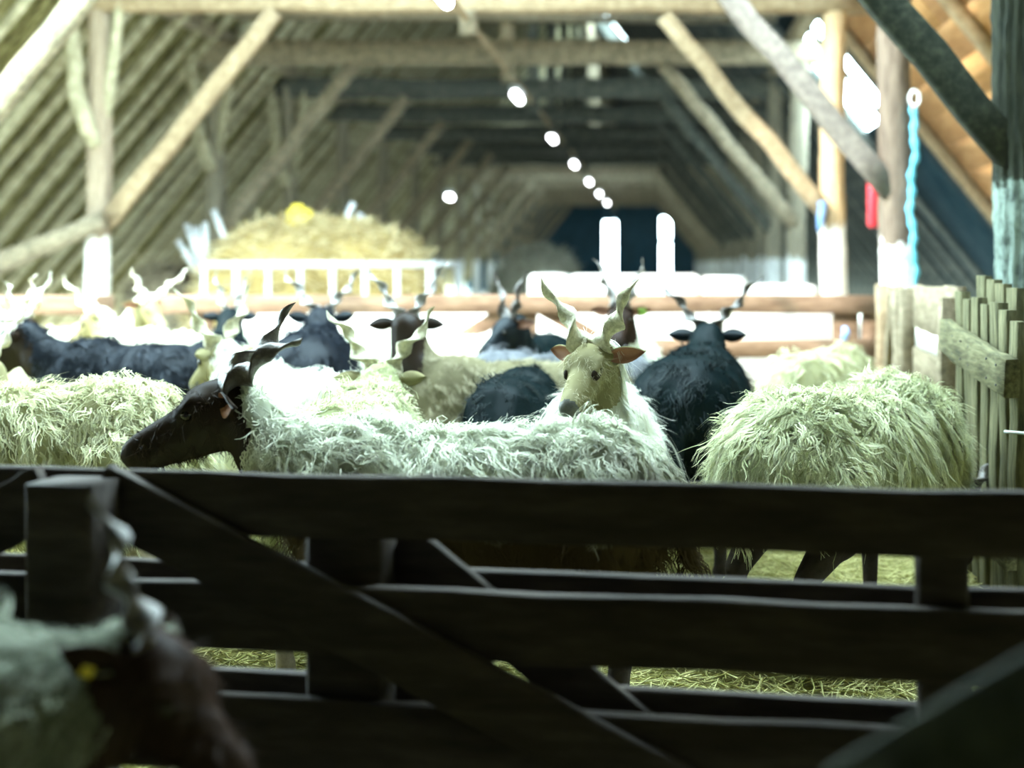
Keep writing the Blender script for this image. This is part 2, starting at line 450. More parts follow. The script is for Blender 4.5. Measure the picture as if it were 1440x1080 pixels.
# boarded bay on the right: long boards lying along the barn
bw = 0.30
nrow = int((XRE - XM) / (bw * math.cos(math.atan(SL)))) + 1
for r in range(nrow):
    xa = XM + r * bw * math.cos(math.atan(SL)); xb = xa + (bw - 0.008) * math.cos(math.atan(SL))
    if xb > XRE: break
    split = 8.4 + 5.05 * rng.uniform(0.3, 0.7)
    for ya, yb in ((8.4, split - 0.004), (split + 0.004, 13.45)):
        lift = rng.uniform(0, 0.012)
        poly = [(xa, zr(xa)+lift), (xb, zr(xb)+lift), (xb, zr(xb)+lift+0.03), (xa, zr(xa)+lift+0.03)]
        obj('board', prism('board', poly, ya, yb, M['board_orange']), ceil_r)

def rafter_mesh(side, mat, r=0.055):
    zf = zl if side < 0 else zr
    xa, xb = (XLE, XM) if side < 0 else (XRE, XM)
    pts, rad = [], []
    for i in range(9):
        t = i / 8
        x = xa + (xb - xa) * t
        pts.append((x, 0.02 * math.sin(3 * t + side), zf(x) - r * 1.25)); rad.append(r * (1.1 - 0.35 * t))
    V, Fq = path_tube(pts, rad, 8, 0.03)
    return np_mesh('rafter', V, Fq, mat, True)
rl = [rafter_mesh(-1, M['rafter'], r) for r in (0.05, 0.06, 0.07)]
y = OPEN1 + 0.15; i = 0
while y < 54:
    obj('rafter', rl[i % 3], ceil_l, (0, y, 0)); i += 1
    y += rng.uniform(0.42, 0.66) if y < 30 else 0.9
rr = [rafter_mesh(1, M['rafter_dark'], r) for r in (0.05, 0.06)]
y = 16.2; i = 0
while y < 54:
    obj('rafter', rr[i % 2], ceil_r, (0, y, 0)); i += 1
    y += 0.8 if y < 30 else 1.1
for y in (9.9, 11.6, 13.38):
    V, Fq = path_tube([(XRE, y, zr(XRE) - 0.09), (XM, y, zr(XM) - 0.09)], [0.065, 0.055], 8)
    obj('rafter', np_mesh('rafter', V, Fq, M['timber_tan'], True), ceil_r)
beam('wall_plate', (XL, Y0, 3.62), (XL, Y1 - 0.1, 3.62), 0.16, 0.16, M['timber'], ceil_l, seg=40)
beam('wall_plate', (XR, Y0, 3.62), (XR, Y1 - 0.1, 3.62), 0.16, 0.16, M['timber'], ceil_r, seg=40)
y = 12.75
while y < 15.4:
    beam('loft_plank', (XL + 0.3, y, 3.735 + rng.uniform(0, 0.02)), (XR - 0.25, y + rng.uniform(-0.1, 0.1), 3.735), 0.26, 0.04, M['timber'], ceil_l, seg=5, rough=0.008)
    y += rng.uniform(0.30, 0.42)

wall_b = empty('wall_back', (0, Y1, 0)); tag(wall_b, 'dark blue end wall of the barn with two tall bright slots', kind='structure')
def wall_piece(xa, xb, za, zb=None):
    def top(x): return min(zl(x), zr(x)) + 0.05
    xs = [xa] + ([XM] if xa < XM < xb else []) + [xb]
    poly = [(xa, za), (xb, za)] + ([(x, top(x)) for x in reversed(xs)] if zb is None else [(xb, zb), (xa, zb)])
    obj('panel', prism('panel', poly, -0.15, 0.0, M['end_wall']), wall_b)
wall_piece(XLE, -2.12, 0); wall_piece(-2.12, -1.62, 0, 0.4); wall_piece(-2.12, -1.62, 2.75)
wall_piece(-1.62, 0.12, 0); wall_piece(0.12, 0.50, 0, 0.5); wall_piece(0.12, 0.50, 1.9, 2.05); wall_piece(0.12, 0.50, 2.9); wall_piece(0.50, XRE, 0)
wall_f = obj('wall_front', prism('wall_front', [(XLE, 0), (XRE, 0), (XRE, zr(XRE)), (XM, ZRIDGE), (XLE, zl(XLE))], Y0 - 0.15, Y0, M['timber_green']))
tag(wall_f, kind='structure')

# ------------------------------------------------------------------ timber frames
ORD = ['first', 'second', 'third', 'fourth', 'fifth', 'sixth', 'seventh', 'eighth', 'ninth', 'tenth', 'eleventh', 'twelfth',
       'thirteenth', 'fourteenth', 'fifteenth', 'sixteenth']

def post_pts(x, y, lean=0.0, n=26, r=0.108, top=3.55, seed=0):
    pts, rad = [], []
    for i in range(n):
        t = i / (n - 1)
        pts.append((x + lean * t + 0.02 * math.sin(5 * t + seed), y + 0.015 * math.sin(4 * t + seed * 2), top * t))
        rad.append(r * (1.06 - 0.12 * t + 0.03 * math.sin(17 * t + seed)))
    return pts, rad

FY = [5.94 + 3.2 * k for k in range(16)]
lab = {
    0: 'nearest timber frame with dark bark post, half whitewashed, beside the picket gate',
    1: 'timber frame whose right post carries a pale blue rope, second from the front',
    2: 'timber frame with forked whitewashed left post and tan right post',
}
for k, fy in enumerate(FY):
    fr = empty('timber_frame', (0, fy, 0))
    tag(fr, lab.get(k, ORD[k] + ' timber roof frame counted from the front of the barn'), 'timber frame', 'timber frames of the barn')
    mL = M['post'] if k < 3 else M['post_far']
    mR = [M['post_near'], M['post_bark'], M['post_tan']][k] if k < 3 else M['post_far']
    # right post
    if k == 0:
        p, r = post_pts(XR, 0, 0.0, 90, 0.125, 3.5, 1)
        log_obj('post', p, r, mR, fr, 72, 0.02, 18)
    else:
        p, r = post_pts(XR, 0, 0.0, 30, 0.11, 3.5, k)
        log_obj('post', p, r, mR, fr, 18, 0.02, 5)
    p, r = post_pts(XL, 0, 0.0, 30, 0.105, 3.5, k + 40)
    log_obj('post', p, r, mL, fr, 18, 0.02, 5)
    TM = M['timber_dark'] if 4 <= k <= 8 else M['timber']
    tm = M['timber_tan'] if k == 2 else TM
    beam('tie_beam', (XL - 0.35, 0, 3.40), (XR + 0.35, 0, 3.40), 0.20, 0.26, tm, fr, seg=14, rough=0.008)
    beam('king_post', (XM + 0.02, -0.02, 3.08), (XM, 0, ZRIDGE - 0.25), 0.15, 0.15, TM, fr, up=(0, 1, 0))
    bmR = [M['timber_green'], M['timber_grey'], M['timber_tan']][k] if k < 3 else TM
    zf = 1.52 + 0.03 * math.sin(k * 2.1)
    beam('brace', (XR - 0.05, -0.06, zf), (XR - 0.05 - 1.42, -0.06, zf + 1.74), 0.10, 0.145, bmR, fr, up=(0, 0, 1), seg=8, rough=0.006)
    beam('brace', (XL + 0.10, -0.06, 1.45), (XL + 0.10 + 1.45, -0.06, 3.27), 0.10, 0.15, M['timber_tan'] if k == 2 else M['timber'], fr, seg=8, rough=0.006)
    if k in (2, 3, 4):                                              # forked natural posts on the left
        pts = [(XL + 0.02, -0.1, 2.10), (XL - 0.05, -0.13, 2.28), (XL - 0.14, -0.14, 2.55), (XL - 0.15, -0.14, 2.85), (XL - 0.19, -0.12, 3.1), (XL - 0.24, -0.1, 3.5), (XL - 0.28, -0.1, 3.75)]
        log_obj('branch', pts, [0.055, 0.075, 0.072, 0.066, 0.07, 0.06, 0.05], M['rafter'], fr, 12, 0.03)
        pts = [(XL + 0.04, -0.02, 2.2), (XL + 0.12, -0.05, 2.65), (XL + 0.2, -0.06, 3.3), (XL + 0.25, -0.05, 3.45)]
        log_obj('branch', pts, [0.05, 0.055, 0.05, 0.05], M['rafter'], fr, 10, 0.03)

# nail plates / twine ring on the nearest post stay part of that frame
# ------------------------------------------------------------------ lamps along the ridge
def lamp(x, y, z, label, length=0.62):
    t = empty('ceiling_lamp', (x, y, z)); tag(t, label, 'lamp', 'lamps in the barn')
    V, Fq = path_tube([(0, -length/2, 0), (0, length/2, 0)], [0.045, 0.045], 12)
    obj('tube', np_mesh('tube', V, Fq, M['lamp'], True), t)
    obj('housing', box_mesh('housing', -0.055, 0.055, -length/2 - 0.03, length/2 + 0.03, 0.045, 0.10, M['galv']), t)
    V, Fq = path_tube([(0, 0, 0.10), (0, 0, 0.16)], [0.012, 0.012], 6)
    obj('hanger', np_mesh('hanger', V, Fq, M['galv']), t)
for k, (d, w) in enumerate(((10.9, 'nearest'), (16.8, 'second'), (22.4, 'third'), (28.3, 'fourth'), (34.4, 'fifth'), (40.4, 'sixth'), (46.5, 'seventh'))):
    lamp(XM, d, 3.06 if k else 3.15, 'glowing tube lamp in the central row, ' + (w if k == 0 else w + ' from the front'))
lamp(-3.22, 22.0, 2.12, 'glowing lamp hanging alone left of the central lamp row', 0.3)
cd = empty('cable_conduit', (0, 0, 0)); tag(cd, 'pale cable conduit linking the central lamps under the beams', 'conduit')
V, Fq = path_tube([(XM, y, 3.225 + 0.012 * math.sin(y * 1.9)) for y in np.linspace(6.2, 53, 60)], [0.03] * 60, 8)
obj('pipe', np_mesh('pipe', V, Fq, M['timber_tan'], True), cd)

# ------------------------------------------------------------------ hurdles and gate
def plank_between(name, a, b, h, th, mat, parent, rough=0.004, seg=10):
    return beam(name, a, b, th, h, mat, parent, seg=seg, rough=rough)

# near hurdle: local x runs along it, local -y towards the camera
nx0, ny0 = wx(-160, 2.57), 2.575
nx1, ny1 = wx(1560, 2.23), 2.235
L = math.hypot(nx1 - nx0, ny1 - ny0); ang = math.atan2(ny1 - ny0, nx1 - nx0)
nh = empty('wooden_hurdle', (nx0, ny0, 0), ang)
tag(nh, 'dark wooden hurdle across the foreground with board rails and slanting braces', 'fence')
def near_pt(px, py, off=0.0):
    """local (x, z) on the hurdle plane for an image point"""
    dx, dy = math.cos(ang), math.sin(ang)
    # plane point: (nx0,ny0)+s*(dx,dy) shifted off along normal ; X = k*Y
    kx = (px - CX) / F_PX
    nxn, nyn = -dy, dx
    ox, oy = nx0 + nxn * off, ny0 + nyn * off
    s = (kx * oy - ox) / (dx - kx * dy)
    Y = oy + s * dy
    return s, EYE - (py - CY) * Y / F_PX
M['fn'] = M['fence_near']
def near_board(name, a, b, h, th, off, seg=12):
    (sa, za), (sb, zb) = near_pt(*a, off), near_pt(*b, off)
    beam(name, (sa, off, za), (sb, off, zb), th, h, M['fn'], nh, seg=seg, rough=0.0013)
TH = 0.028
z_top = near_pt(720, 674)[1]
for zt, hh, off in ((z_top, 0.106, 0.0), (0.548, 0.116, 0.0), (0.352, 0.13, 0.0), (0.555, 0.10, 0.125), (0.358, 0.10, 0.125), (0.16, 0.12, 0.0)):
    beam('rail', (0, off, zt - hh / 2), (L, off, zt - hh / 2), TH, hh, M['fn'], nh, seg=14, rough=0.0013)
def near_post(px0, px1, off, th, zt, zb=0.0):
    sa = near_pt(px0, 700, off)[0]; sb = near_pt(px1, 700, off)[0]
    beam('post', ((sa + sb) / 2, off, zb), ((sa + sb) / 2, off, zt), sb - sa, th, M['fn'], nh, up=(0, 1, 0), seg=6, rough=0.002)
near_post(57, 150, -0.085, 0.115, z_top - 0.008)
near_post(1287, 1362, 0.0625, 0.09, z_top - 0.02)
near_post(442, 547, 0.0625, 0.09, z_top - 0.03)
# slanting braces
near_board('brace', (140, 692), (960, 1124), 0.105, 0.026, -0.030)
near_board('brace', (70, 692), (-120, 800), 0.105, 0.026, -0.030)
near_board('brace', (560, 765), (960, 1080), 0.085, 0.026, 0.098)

# far hurdle
FYD = 9.0
fh = empty('wooden_hurdle', (0, FYD, 0)); tag(fh, 'long brown board hurdle closing the back of the pen', 'fence')
xa, xb = wx(195, FYD), wx(1232, FYD)
for (yt, yb_) in ((415, 441), (478, 503), (545, 570)):
    beam('rail', (xa, 0, wz((yt + yb_) / 2, FYD)), (xb, 0, wz((yt + yb_) / 2, FYD)), 0.03, (yb_ - yt) * FYD / F_PX, M['fence_far'], fh, seg=14, rough=0.003)
for px, w in ((280, 30), (735, 40), (1190, 36), (1226, 26)):
    beam('post', (wx(px, FYD), 0.05, 0), (wx(px, FYD), 0.05, 0.88), w * FYD / F_PX, 0.06, M['fence_far'], fh, up=(0, 1, 0), seg=4)
beam('brace', (wx(735, FYD), 0.035, 0.86), (wx(480, FYD), 0.035, 0.18), 0.025, 0.10, M['fence_far'], fh)
beam('brace', (wx(745, FYD), 0.035, 0.86), (wx(1000, FYD), 0.035, 0.18), 0.025, 0.10, M['fence_far'], fh)
lh = empty('wooden_hurdle', (0, FYD - 0.07, 0)); tag(lh, 'short darker hurdle at the back left corner of the pen', 'fence')
for (yt, yb_) in ((415, 442), (478, 503), (545, 570)):
    beam('rail', (-5.2, 0, wz((yt + yb_) / 2, FYD)), (wx(166, FYD), 0, wz((yt + yb_) / 2, FYD)), 0.03, (yb_ - yt) * FYD / F_PX, M['fence_far'], lh, seg=8)
for x in (-5.15, -4.3, wx(152, FYD)):
    beam('post', (x, 0.05, 0), (x, 0.05, 0.86), 0.08, 0.06, M['fence_far'], lh, up=(0, 1, 0), seg=4)

# right side hurdle, sun bleached
sh = empty('side_hurdle', (0, 0, 0)); tag(sh, 'bleached plank hurdle along the right side of the pen', 'fence')
A, B = np.array([1.43, 8.85]), np.array([1.13, 5.25])
def sp(t, z, off=0.0):
    p = A + (B - A) * t
    return (p[0] - off, p[1], z)
for z0_, z1_, h in ((0.86, 0.905, 0.20), (0.585, 0.60, 0.17), (0.30, 0.30, 0.16)):
    cut = 0.47
    beam('plank', sp(0, z0_), sp(cut, z0_ + (z1_ - z0_) * cut), 0.028, h, M['side_wood'], sh, seg=8, rough=0.004)
    beam('plank', sp(cut + 0.005, z0_ + (z1_ - z0_) * cut + 0.004), sp(1, z1_), 0.028, h * 1.04, M['side_wood'], sh, seg=8, rough=0.004)
for t in (0.03, 0.5, 0.97):
    beam('post', sp(t, 0, 0.045), sp(t, 0.97, 0.045), 0.07, 0.06, M['side_wood'], sh, up=(0, 1, 0), seg=4)
for (a, b) in ((0.40, 0.20), (0.43, 0.60)):
    beam('brace', sp(a, 0.95, 0.09), sp(b, 0.02, 0.09), 0.03, 0.075, M['side_wood'], sh, up=(0, 1, 0), seg=6)

# picket gate panel
gt = empty('picket_gate', (1.045, 4.20, 0), 0); tag(gt, 'grey-green weathered picket gate panel standing right of the shaggy sheep', 'gate')
ys = [0.02, 0.145, 0.265, 0.40, 0.53, 0.665, 0.79]
tops = [0.925, 0.955, 0.975, 0.965, 0.985, 0.975, 1.0]
for k, (yy, tz) in enumerate(zip(ys, tops)):
    beam('picket', (0.035, yy + 0.05, 0.03), (0.035 + rng.uniform(-.006, .006), yy + 0.05, tz), 0.035, rng.uniform(0.085, 0.105), M['gate_wood'], gt, up=(0, 1, 0), seg=6, rough=0.003)
for k in range(4):
    beam('picket', (0.105, 0.36 + 0.15 * k, 0.03), (0.105, 0.36 + 0.15 * k, 1.02 + 0.012 * k), 0.03, 0.12, M['gate_wood'], gt, up=(0, 1, 0), seg=5, rough=0.003)
cb = beam('cross_board', (-0.005, -0.02, 0.757), (-0.012, 0.90, 0.838), 0.045, 0.115, M['gate_board'], gt, seg=8, rough=0.003)
beam('cross_board', (-0.003, -0.01, 0.25), (-0.005, 0.90, 0.27), 0.04, 0.11, M['gate_board'], gt, seg=8, rough=0.003)
nail = np_mesh('nail', *path_tube([(0, 0, 0), (-0.004, 0, 0)], [0.004, 0.004], 6), M['black_metal'])
for k in range(7):
    for dz in (-0.03, 0.03):
        obj('nail', nail, cb, (-0.031, 0.06 + 0.125 * k, 0.765 + 0.011 * k + dz))
# twine holding the gate
tw = empty('twine', (1.08, 4.16, 0.60)); tag(tw, 'white twine knotted round the near end of the picket gate', 'twine')
V, Fq = path_tube([(-0.05, 0.06, 0.0), (-0.01, -0.015, 0.004), (0.04, -0.02, 0.0), (0.10, 0.0, 0.012), (0.20, 0.06, 0.03)], [0.005]*5, 6)
obj('cord', np_mesh('cord', V, Fq, M['twine'], True), tw)
V, Fq = path_tube([(0.03, -0.02, 0.0), (0.06, -0.03, 0.035), (0.10, -0.04, 0.05)], [0.004, 0.004, 0.002], 6)
obj('loose_end', np_mesh('loose_end', V, Fq, M['twine'], True), tw)

# leaning log at the left, board in the near right corner
log_obj('leaning_log', [(-6.35, 12.05, 0.79), (-5.6, 12.1, 1.1), (-5.1, 12.12, 1.31), (-4.72, 12.12, 1.47)], [0.10, 0.095, 0.085, 0.08], M['timber'], None, 14, 0.02)
tag(bpy.data.objects['leaning_log'], 'rough log leaning against the forked whitewashed post', 'log')
o = beam('rail_board', (wx(1200, 1.25), 1.25, wz(1130, 1.25)), (wx(1560, 1.12), 1.12, wz(930, 1.12)), 0.03, 0.075, M['timber_green'], None, seg=4, rough=0.0008)
tag(o, 'blurred grey board slanting across the near right corner', 'board')

# ------------------------------------------------------------------ far side goods
def rounded_box(name, sx, sy, sz, mat, bev=0.06):
    me = box_mesh(name, -sx/2, sx/2, -sy/2, sy/2, 0, sz, mat)
    bm = bmesh.new(); bm.from_mesh(me)
    bmesh.ops.bevel(bm, geom=bm.edges[:], offset=bev, segments=3, affect='EDGES', profile=0.6)
    bm.to_mesh(me); bm.free()
    return me
tr = obj('feed_trough', box_mesh('feed_trough', -3.1, 1.30, 0.0, 0.08, 0, 0.735, M['lime'])); tr.location = (0, 10.2, 0)
tr.name = 'front_wall_tmp'
ft = empty('feed_trough', (0, 10.2, 0)); tag(ft, 'long whitewashed feed trough behind the back hurdle', 'trough')
tr.parent = ft; tr.location = (0, 0, 0); tr.name = 'front_side'
obj('back_side', box_mesh('back_side', -3.1, 1.30, 0.52, 0.60, 0, 0.70, M['lime']), ft)
obj('bottom', box_mesh('bottom', -3.1, 1.30, 0.08, 0.52, 0.28, 0.36, M['lime']), ft)
for xx in (-3.1, 1.22):
    obj('end_side', box_mesh('end_side', xx, xx + 0.08, 0.08, 0.52, 0.36, 0.70, M['lime']), ft)
YB = 11.9
for (pa, pb, py, lbl) in ((742, 797, 385, 'small white wrapped bale, leftmost in the row behind the trough'),
                          (800, 985, 386, 'longest white wrapped bale in the row behind the trough'),
                          (988, 1050, 389, 'white wrapped bale between the longest bale and the low one'),
                          (1053, 1150, 401, 'lower white wrapped bale beside the tan right post')):
    me = rounded_box('wrapped_bale', (pb - pa) * YB / F_PX, 0.7, wz(py, YB), M['white_film'])
    o = obj('wrapped_bale', me, None, (wx((pa + pb) / 2, YB + 0.0), YB + 0.35, 0)); tag(o, lbl, 'bale', 'white bales behind the trough')

def strands(n, pos_fn, length, rad, mat, name, sides=3, spread=1.0, up=0.15):
    P = pos_fn(n)
    a = rng.uniform(0, 2*np.pi, n); e = rng.normal(up, 0.22 * spread, n)
    D = np.stack([np.cos(a)*np.cos(e), np.sin(a)*np.cos(e), np.sin(e)], 1)
    ln = length * rng.uniform(0.5, 1.3, n)
    bend = rng.normal(0, 0.25, (n, 3)); bend[:, 2] *= 0.4
    K = 3
    R = rad * rng.uniform(0.7, 1.3, n)
    S = np.cross(D, [0, 0, 1.0]); S /= np.linalg.norm(S, axis=1)[:, None] + 1e-9
    U = np.cross(S, D)
    V = np.zeros((n, K, sides, 3))
    for k in range(K):
        t = k / (K - 1) - 0.5
        C = P + D * (t * ln)[:, None] + bend * ((t*t) * ln)[:, None]
        for s in range(sides):
            an = 2*np.pi*s/sides
            V[:, k, s] = C + (S * np.cos(an) + U * np.sin(an)) * R[:, None]
    idx = np.arange(n*K*sides).reshape(n, K, sides)
    fs = []
    for k in range(K-1):
        for s in range(sides):
            s2 = (s+1) % sides
            fs.append(np.stack([idx[:, k, s], idx[:, k, s2], idx[:, k+1, s2], idx[:, k+1, s]], 1))
    me = np_mesh(name, V.reshape(-1, 3), [np.concatenate(fs)], mat)
    at = me.attributes.new('rnd', 'FLOAT', 'POINT')
    at.data.foreach_set('value', np.repeat(rng.uniform(0, 1, n), K*sides).astype(np.float32))
    return me

def floor_pos(x0, x1, y0, y1):
    def f(n):
        u = rng.uniform(0, 1, n) ** 1.25
        yy = y0 + (y1 - y0) * u
        return np.stack([rng.uniform(x0, x1, n), yy, rng.uniform(0.004, 0.05, n)], 1)
    return f
o = obj('straw_bedding', strands(42000, floor_pos(-2.6, 1.5, 2.7, 8.6), 0.12, 0.0017, M['straw'], 'straw_bedding'))
tag(o, 'loose yellow straw strewn over the pen floor', 'straw', kind='stuff')

# hay feeder
def mound(name, cx, cy, rx, ry, z0, z1, mat, nstr, seed, mat2=None, parent=None):
    n, m_ = 40, 14
    V, Fq = [], []
    for j in range(m_):
        t = j / (m_ - 1)
        for i in range(n):
            a = 2*math.pi*i/n
            k = math.cos(t * math.pi / 2) ** 0.6 if t < 1 else 0.02
            w = 1 + 0.08*math.sin(3*a+seed) + 0.06*math.sin(7*a+seed*2+4*t)
            V.append((cx + rx*k*w*math.cos(a), cy + ry*k*w*math.sin(a), z0 + (z1-z0)*math.sin(t*math.pi/2)*(1+0.10*math.sin(2*a+seed)*(1-t) )))
    for j in range(m_-1):
        for i in range(n):
            Fq.append((j*n+i, j*n+(i+1) % n, (j+1)*n+(i+1) % n, (j+1)*n+i))
    Fq.append(tuple((m_-1)*n+i for i in range(n)))
    Fq.append(tuple(range(n))[::-1])
    o = obj(name, np_mesh(name, V, Fq, mat, True), parent)
    Va = np.array(V)
    def pf(nn):
        i = rng.integers(0, len(Va), nn)
        return Va[i] + rng.normal(0, 0.04, (nn, 3))
    s = obj('loose_hay', strands(nstr, pf, 0.22, 0.006, mat, 'loose_hay', up=0.1, spread=1.8), o)
    s['kind'] = 'stuff'
    return o
YH = 12.9
hx0, hx1 = wx(262, YH), wx(622, YH)
hp = mound('hay_heap', (hx0+hx1)/2, YH, (hx1-hx0)/2, 0.75, 0.02, wz(318, YH), M['hay'], 5000, 2.0)
tag(hp, 'heap of pale yellow hay piled in the metal feeder', 'hay')
fd = empty('hay_feeder', ((hx0+hx1)/2, YH, 0)); tag(fd, 'galvanised bar feeder around the yellow hay heap', 'feeder')
hw = (hx1-hx0)/2 + 0.02
zrail = wz(372, YH - 0.85)
def bar(p, r, parent, name='bar', mat=None):
    V, Fq = path_tube(p, [r]*len(p), 8)
    return obj(name, np_mesh(name, V, Fq, mat or M['galv'], True), parent)
for sy in (-0.85, 0.85):
    bar([(-hw + 0.45, sy, zrail), (hw, sy, zrail)], 0.03, fd, 'rail')
    bar([(-hw + 0.45, sy, 0.25), (hw, sy, 0.25)], 0.03, fd, 'rail')
    for k in range(8):
        x = -hw + 0.45 + (2*hw - 0.45) * k / 7
        bar([(x, sy, 0.0), (x, sy, zrail)], 0.026, fd)
for sx in (-hw + 0.45, hw):
    bar([(sx, -0.85, zrail), (sx, 0.85, zrail)], 0.03, fd, 'rail')
for k, (pa, ya, pb, yb_) in enumerate(((262, 315, 285, 362), (275, 318, 285, 360), (288, 312, 290, 360), (250, 338, 278, 365), (300, 295, 325, 340), (497, 285, 468, 330), (508, 300, 490, 335))):
    bar([(wx(pa, YH+.3) - (hx0+hx1)/2, 0.3, wz(ya, YH+.3)), (wx(pb, YH+.3) - (hx0+hx1)/2, 0.3, wz(yb_, YH+.3)-0.12)], 0.032, fd, 'tine')
ys_ = empty('feed_sack', (wx(426, YH), YH - 0.1, wz(326, YH))); tag(ys_, 'small bright yellow sack lying on top of the hay heap', 'sack')
obj('sack_body', rounded_box('sack_body', 0.22, 0.12, 0.20, M['yellow'], 0.035), ys_)
obj('sack_neck', rounded_box('sack_neck', 0.10, 0.07, 0.05, M['yellow'], 0.02), ys_, (-0.02, 0, 0.195))
h2 = mound('hay_heap', wx(760, 20), 20, 0.72, 0.7, 0.02, wz(352, 20), M['hay_grey'], 1500, 5.0)
tag(h2, 'smaller greyish hay heap further down the middle of the barn', 'hay')
db = mound('manure_heap', wx(232, 13.6), 13.6, 0.42, 0.5, 0.02, 1.02, M['timber'], 500, 3.3)
tag(db, 'low brown heap in the shade left of the hay feeder', 'heap')

# things hanging from the posts
rp = empty('hanging_rope', (wx(1283, 9.0), 9.0, 0)); tag(rp, 'pale blue rope hanging down the right side of a post', 'rope')
pts = []
for i in range(40):
    t = i / 39
    pts.append((0.012*math.sin(t*9) + 0.008*math.sin(t*31), -0.02 + 0.015*math.cos(t*14), wz(150, 9) + (wz(418, 9) - wz(150, 9)) * t))
V, Fq = path_tube(pts, [0.022 + 0.007*math.sin(i*1.9) for i in range(40)], 8)
obj('strand', np_mesh('strand', V, Fq, M['blue_rope'], True), rp)
ring = []
for i in range(17):
    a = 2*math.pi*i/16
    ring.append((0.01 + 0.03*math.sin(a), -0.02, wz(150, 9) + 0.02 + 0.05*(math.cos(a)-1)+0.08))
V, Fq = path_tube(ring, [0.009]*17, 8, cap=False)
obj('loop', np_mesh('loop', V, Fq, M['twine'], True), rp)
ex = empty('red_canister', (wx(1229, 9.5), 9.5, wz(320, 9.5))); tag(ex, 'narrow red cylinder hanging beside the rope post', 'canister')
V, Fq = path_tube([(0, 0, 0), (0, 0, 0.02), (0, 0, 0.36), (0, 0, 0.41), (0, 0, 0.43)], [0.03, 0.045, 0.045, 0.025, 0.02], 14)
obj('cylinder', np_mesh('cylinder', V, Fq, M['red'], True), ex)
V, Fq = path_tube([(0, 0, 0.43), (0, 0, 0.48)], [0.018, 0.018], 10)
obj('valve', np_mesh('valve', V, Fq, M['black_metal'], True), ex)
obj('lever', box_mesh('lever', -0.01, 0.07, -0.01, 0.01, 0.47, 0.485, M['black_metal']), ex)
bc = empty('blue_cloth', (wx(1156, 12.18), 12.18, wz(325, 12.2))); tag(bc, 'small blue cloth tied to the tan post where the brace meets it', 'cloth')
V, Fq = path_tube([(0, 0, 0.24), (0.0, 0, 0.18), (-0.01, 0, 0.10), (-0.02, 0, 0.0)], [0.03, 0.055, 0.06, 0.035], 10, 0.12, flat=0.5)
obj('cloth_body', np_mesh('cloth_body', V, Fq, M['blue_cloth'], True), bc)
V, Fq = path_tube([(-0.03, -0.01, 0.22), (0.03, -0.01, 0.23)], [0.03, 0.03], 8, 0.1)
obj('knot', np_mesh('knot', V, Fq, M['blue_cloth'], True), bc)
b2 = empty('blue_bucket', (wx(1187, 8.85), 8.85, wz(478, 8.85))); tag(b2, 'small blue rag hooked on the right end of the back hurdle', 'rag')
V, Fq = path_tube([(0, 0, 0.08), (0.01, 0, 0.05), (0.0, 0, 0.0)], [0.035, 0.05, 0.045], 10, 0.12, flat=0.5)
b2.name = 'blue_rag'
obj('rag_body', np_mesh('rag_body', V, Fq, M['blue_cloth'], True), b2)

# ------------------------------------------------------------------ sheep
def capsule(p0, r0, p1, r1, n=12, m=5):
    p0 = np.asarray(p0, float); p1 = np.asarray(p1, float)
    d, s, u = basis(p1 - p0)
    V, Fq = [], []
    rings = []
    for j in range(m):
        a = -math.pi/2 + (math.pi/2) * (j + 0.5) / m
        rings.append((p0 + d*(r0*math.sin(a)), r0*math.cos(a)))
    for j in range(m):
        a = (math.pi/2) * (j + 0.5) / m
        rings.append((p1 + d*(r1*math.sin(a)), r1*math.cos(a)))
    for c, r in rings:
        for k in range(n):
            an = 2*math.pi*k/n
            V.append(c + s*(r*math.cos(an)) + u*(r*math.sin(an)))
    R = len(rings)
    for j in range(R-1):
        for k in range(n):
            Fq.append((j*n+k, j*n+(k+1) % n, (j+1)*n+(k+1) % n, (j+1)*n+k))
    Fq.append(tuple(range(n))[::-1]); Fq.append(tuple((R-1)*n+k for k in range(n)))
    return V, Fq

def ellipsoid(c, ax, rad, n=16, m=10):
    c = np.asarray(c, float)
    ex, ey, ez = [np.asarray(a, float) for a in ax]
    V, Fq = [], []
    for j in range(1, m):
        t = math.pi*j/m
        for k in range(n):
            a = 2*math.pi*k/n
            V.append(c + ex*(rad[0]*math.sin(t)*math.cos(a)) + ey*(rad[1]*math.sin(t)*math.sin(a)) + ez*(rad[2]*math.cos(t)))
    R = m - 1
    for j in range(R-1):
        for k in range(n):
            Fq.append((j*n+k, (j+1)*n+k, (j+1)*n+(k+1) % n, j*n+(k+1) % n))
    Fq.append(tuple(range(n))); Fq.append(tuple((R-1)*n+k for k in range(n))[::-1])
    return V, Fq

EYEX = [np.array([1., 0, 0]), np.array([0, 1., 0]), np.array([0, 0, 1.])]

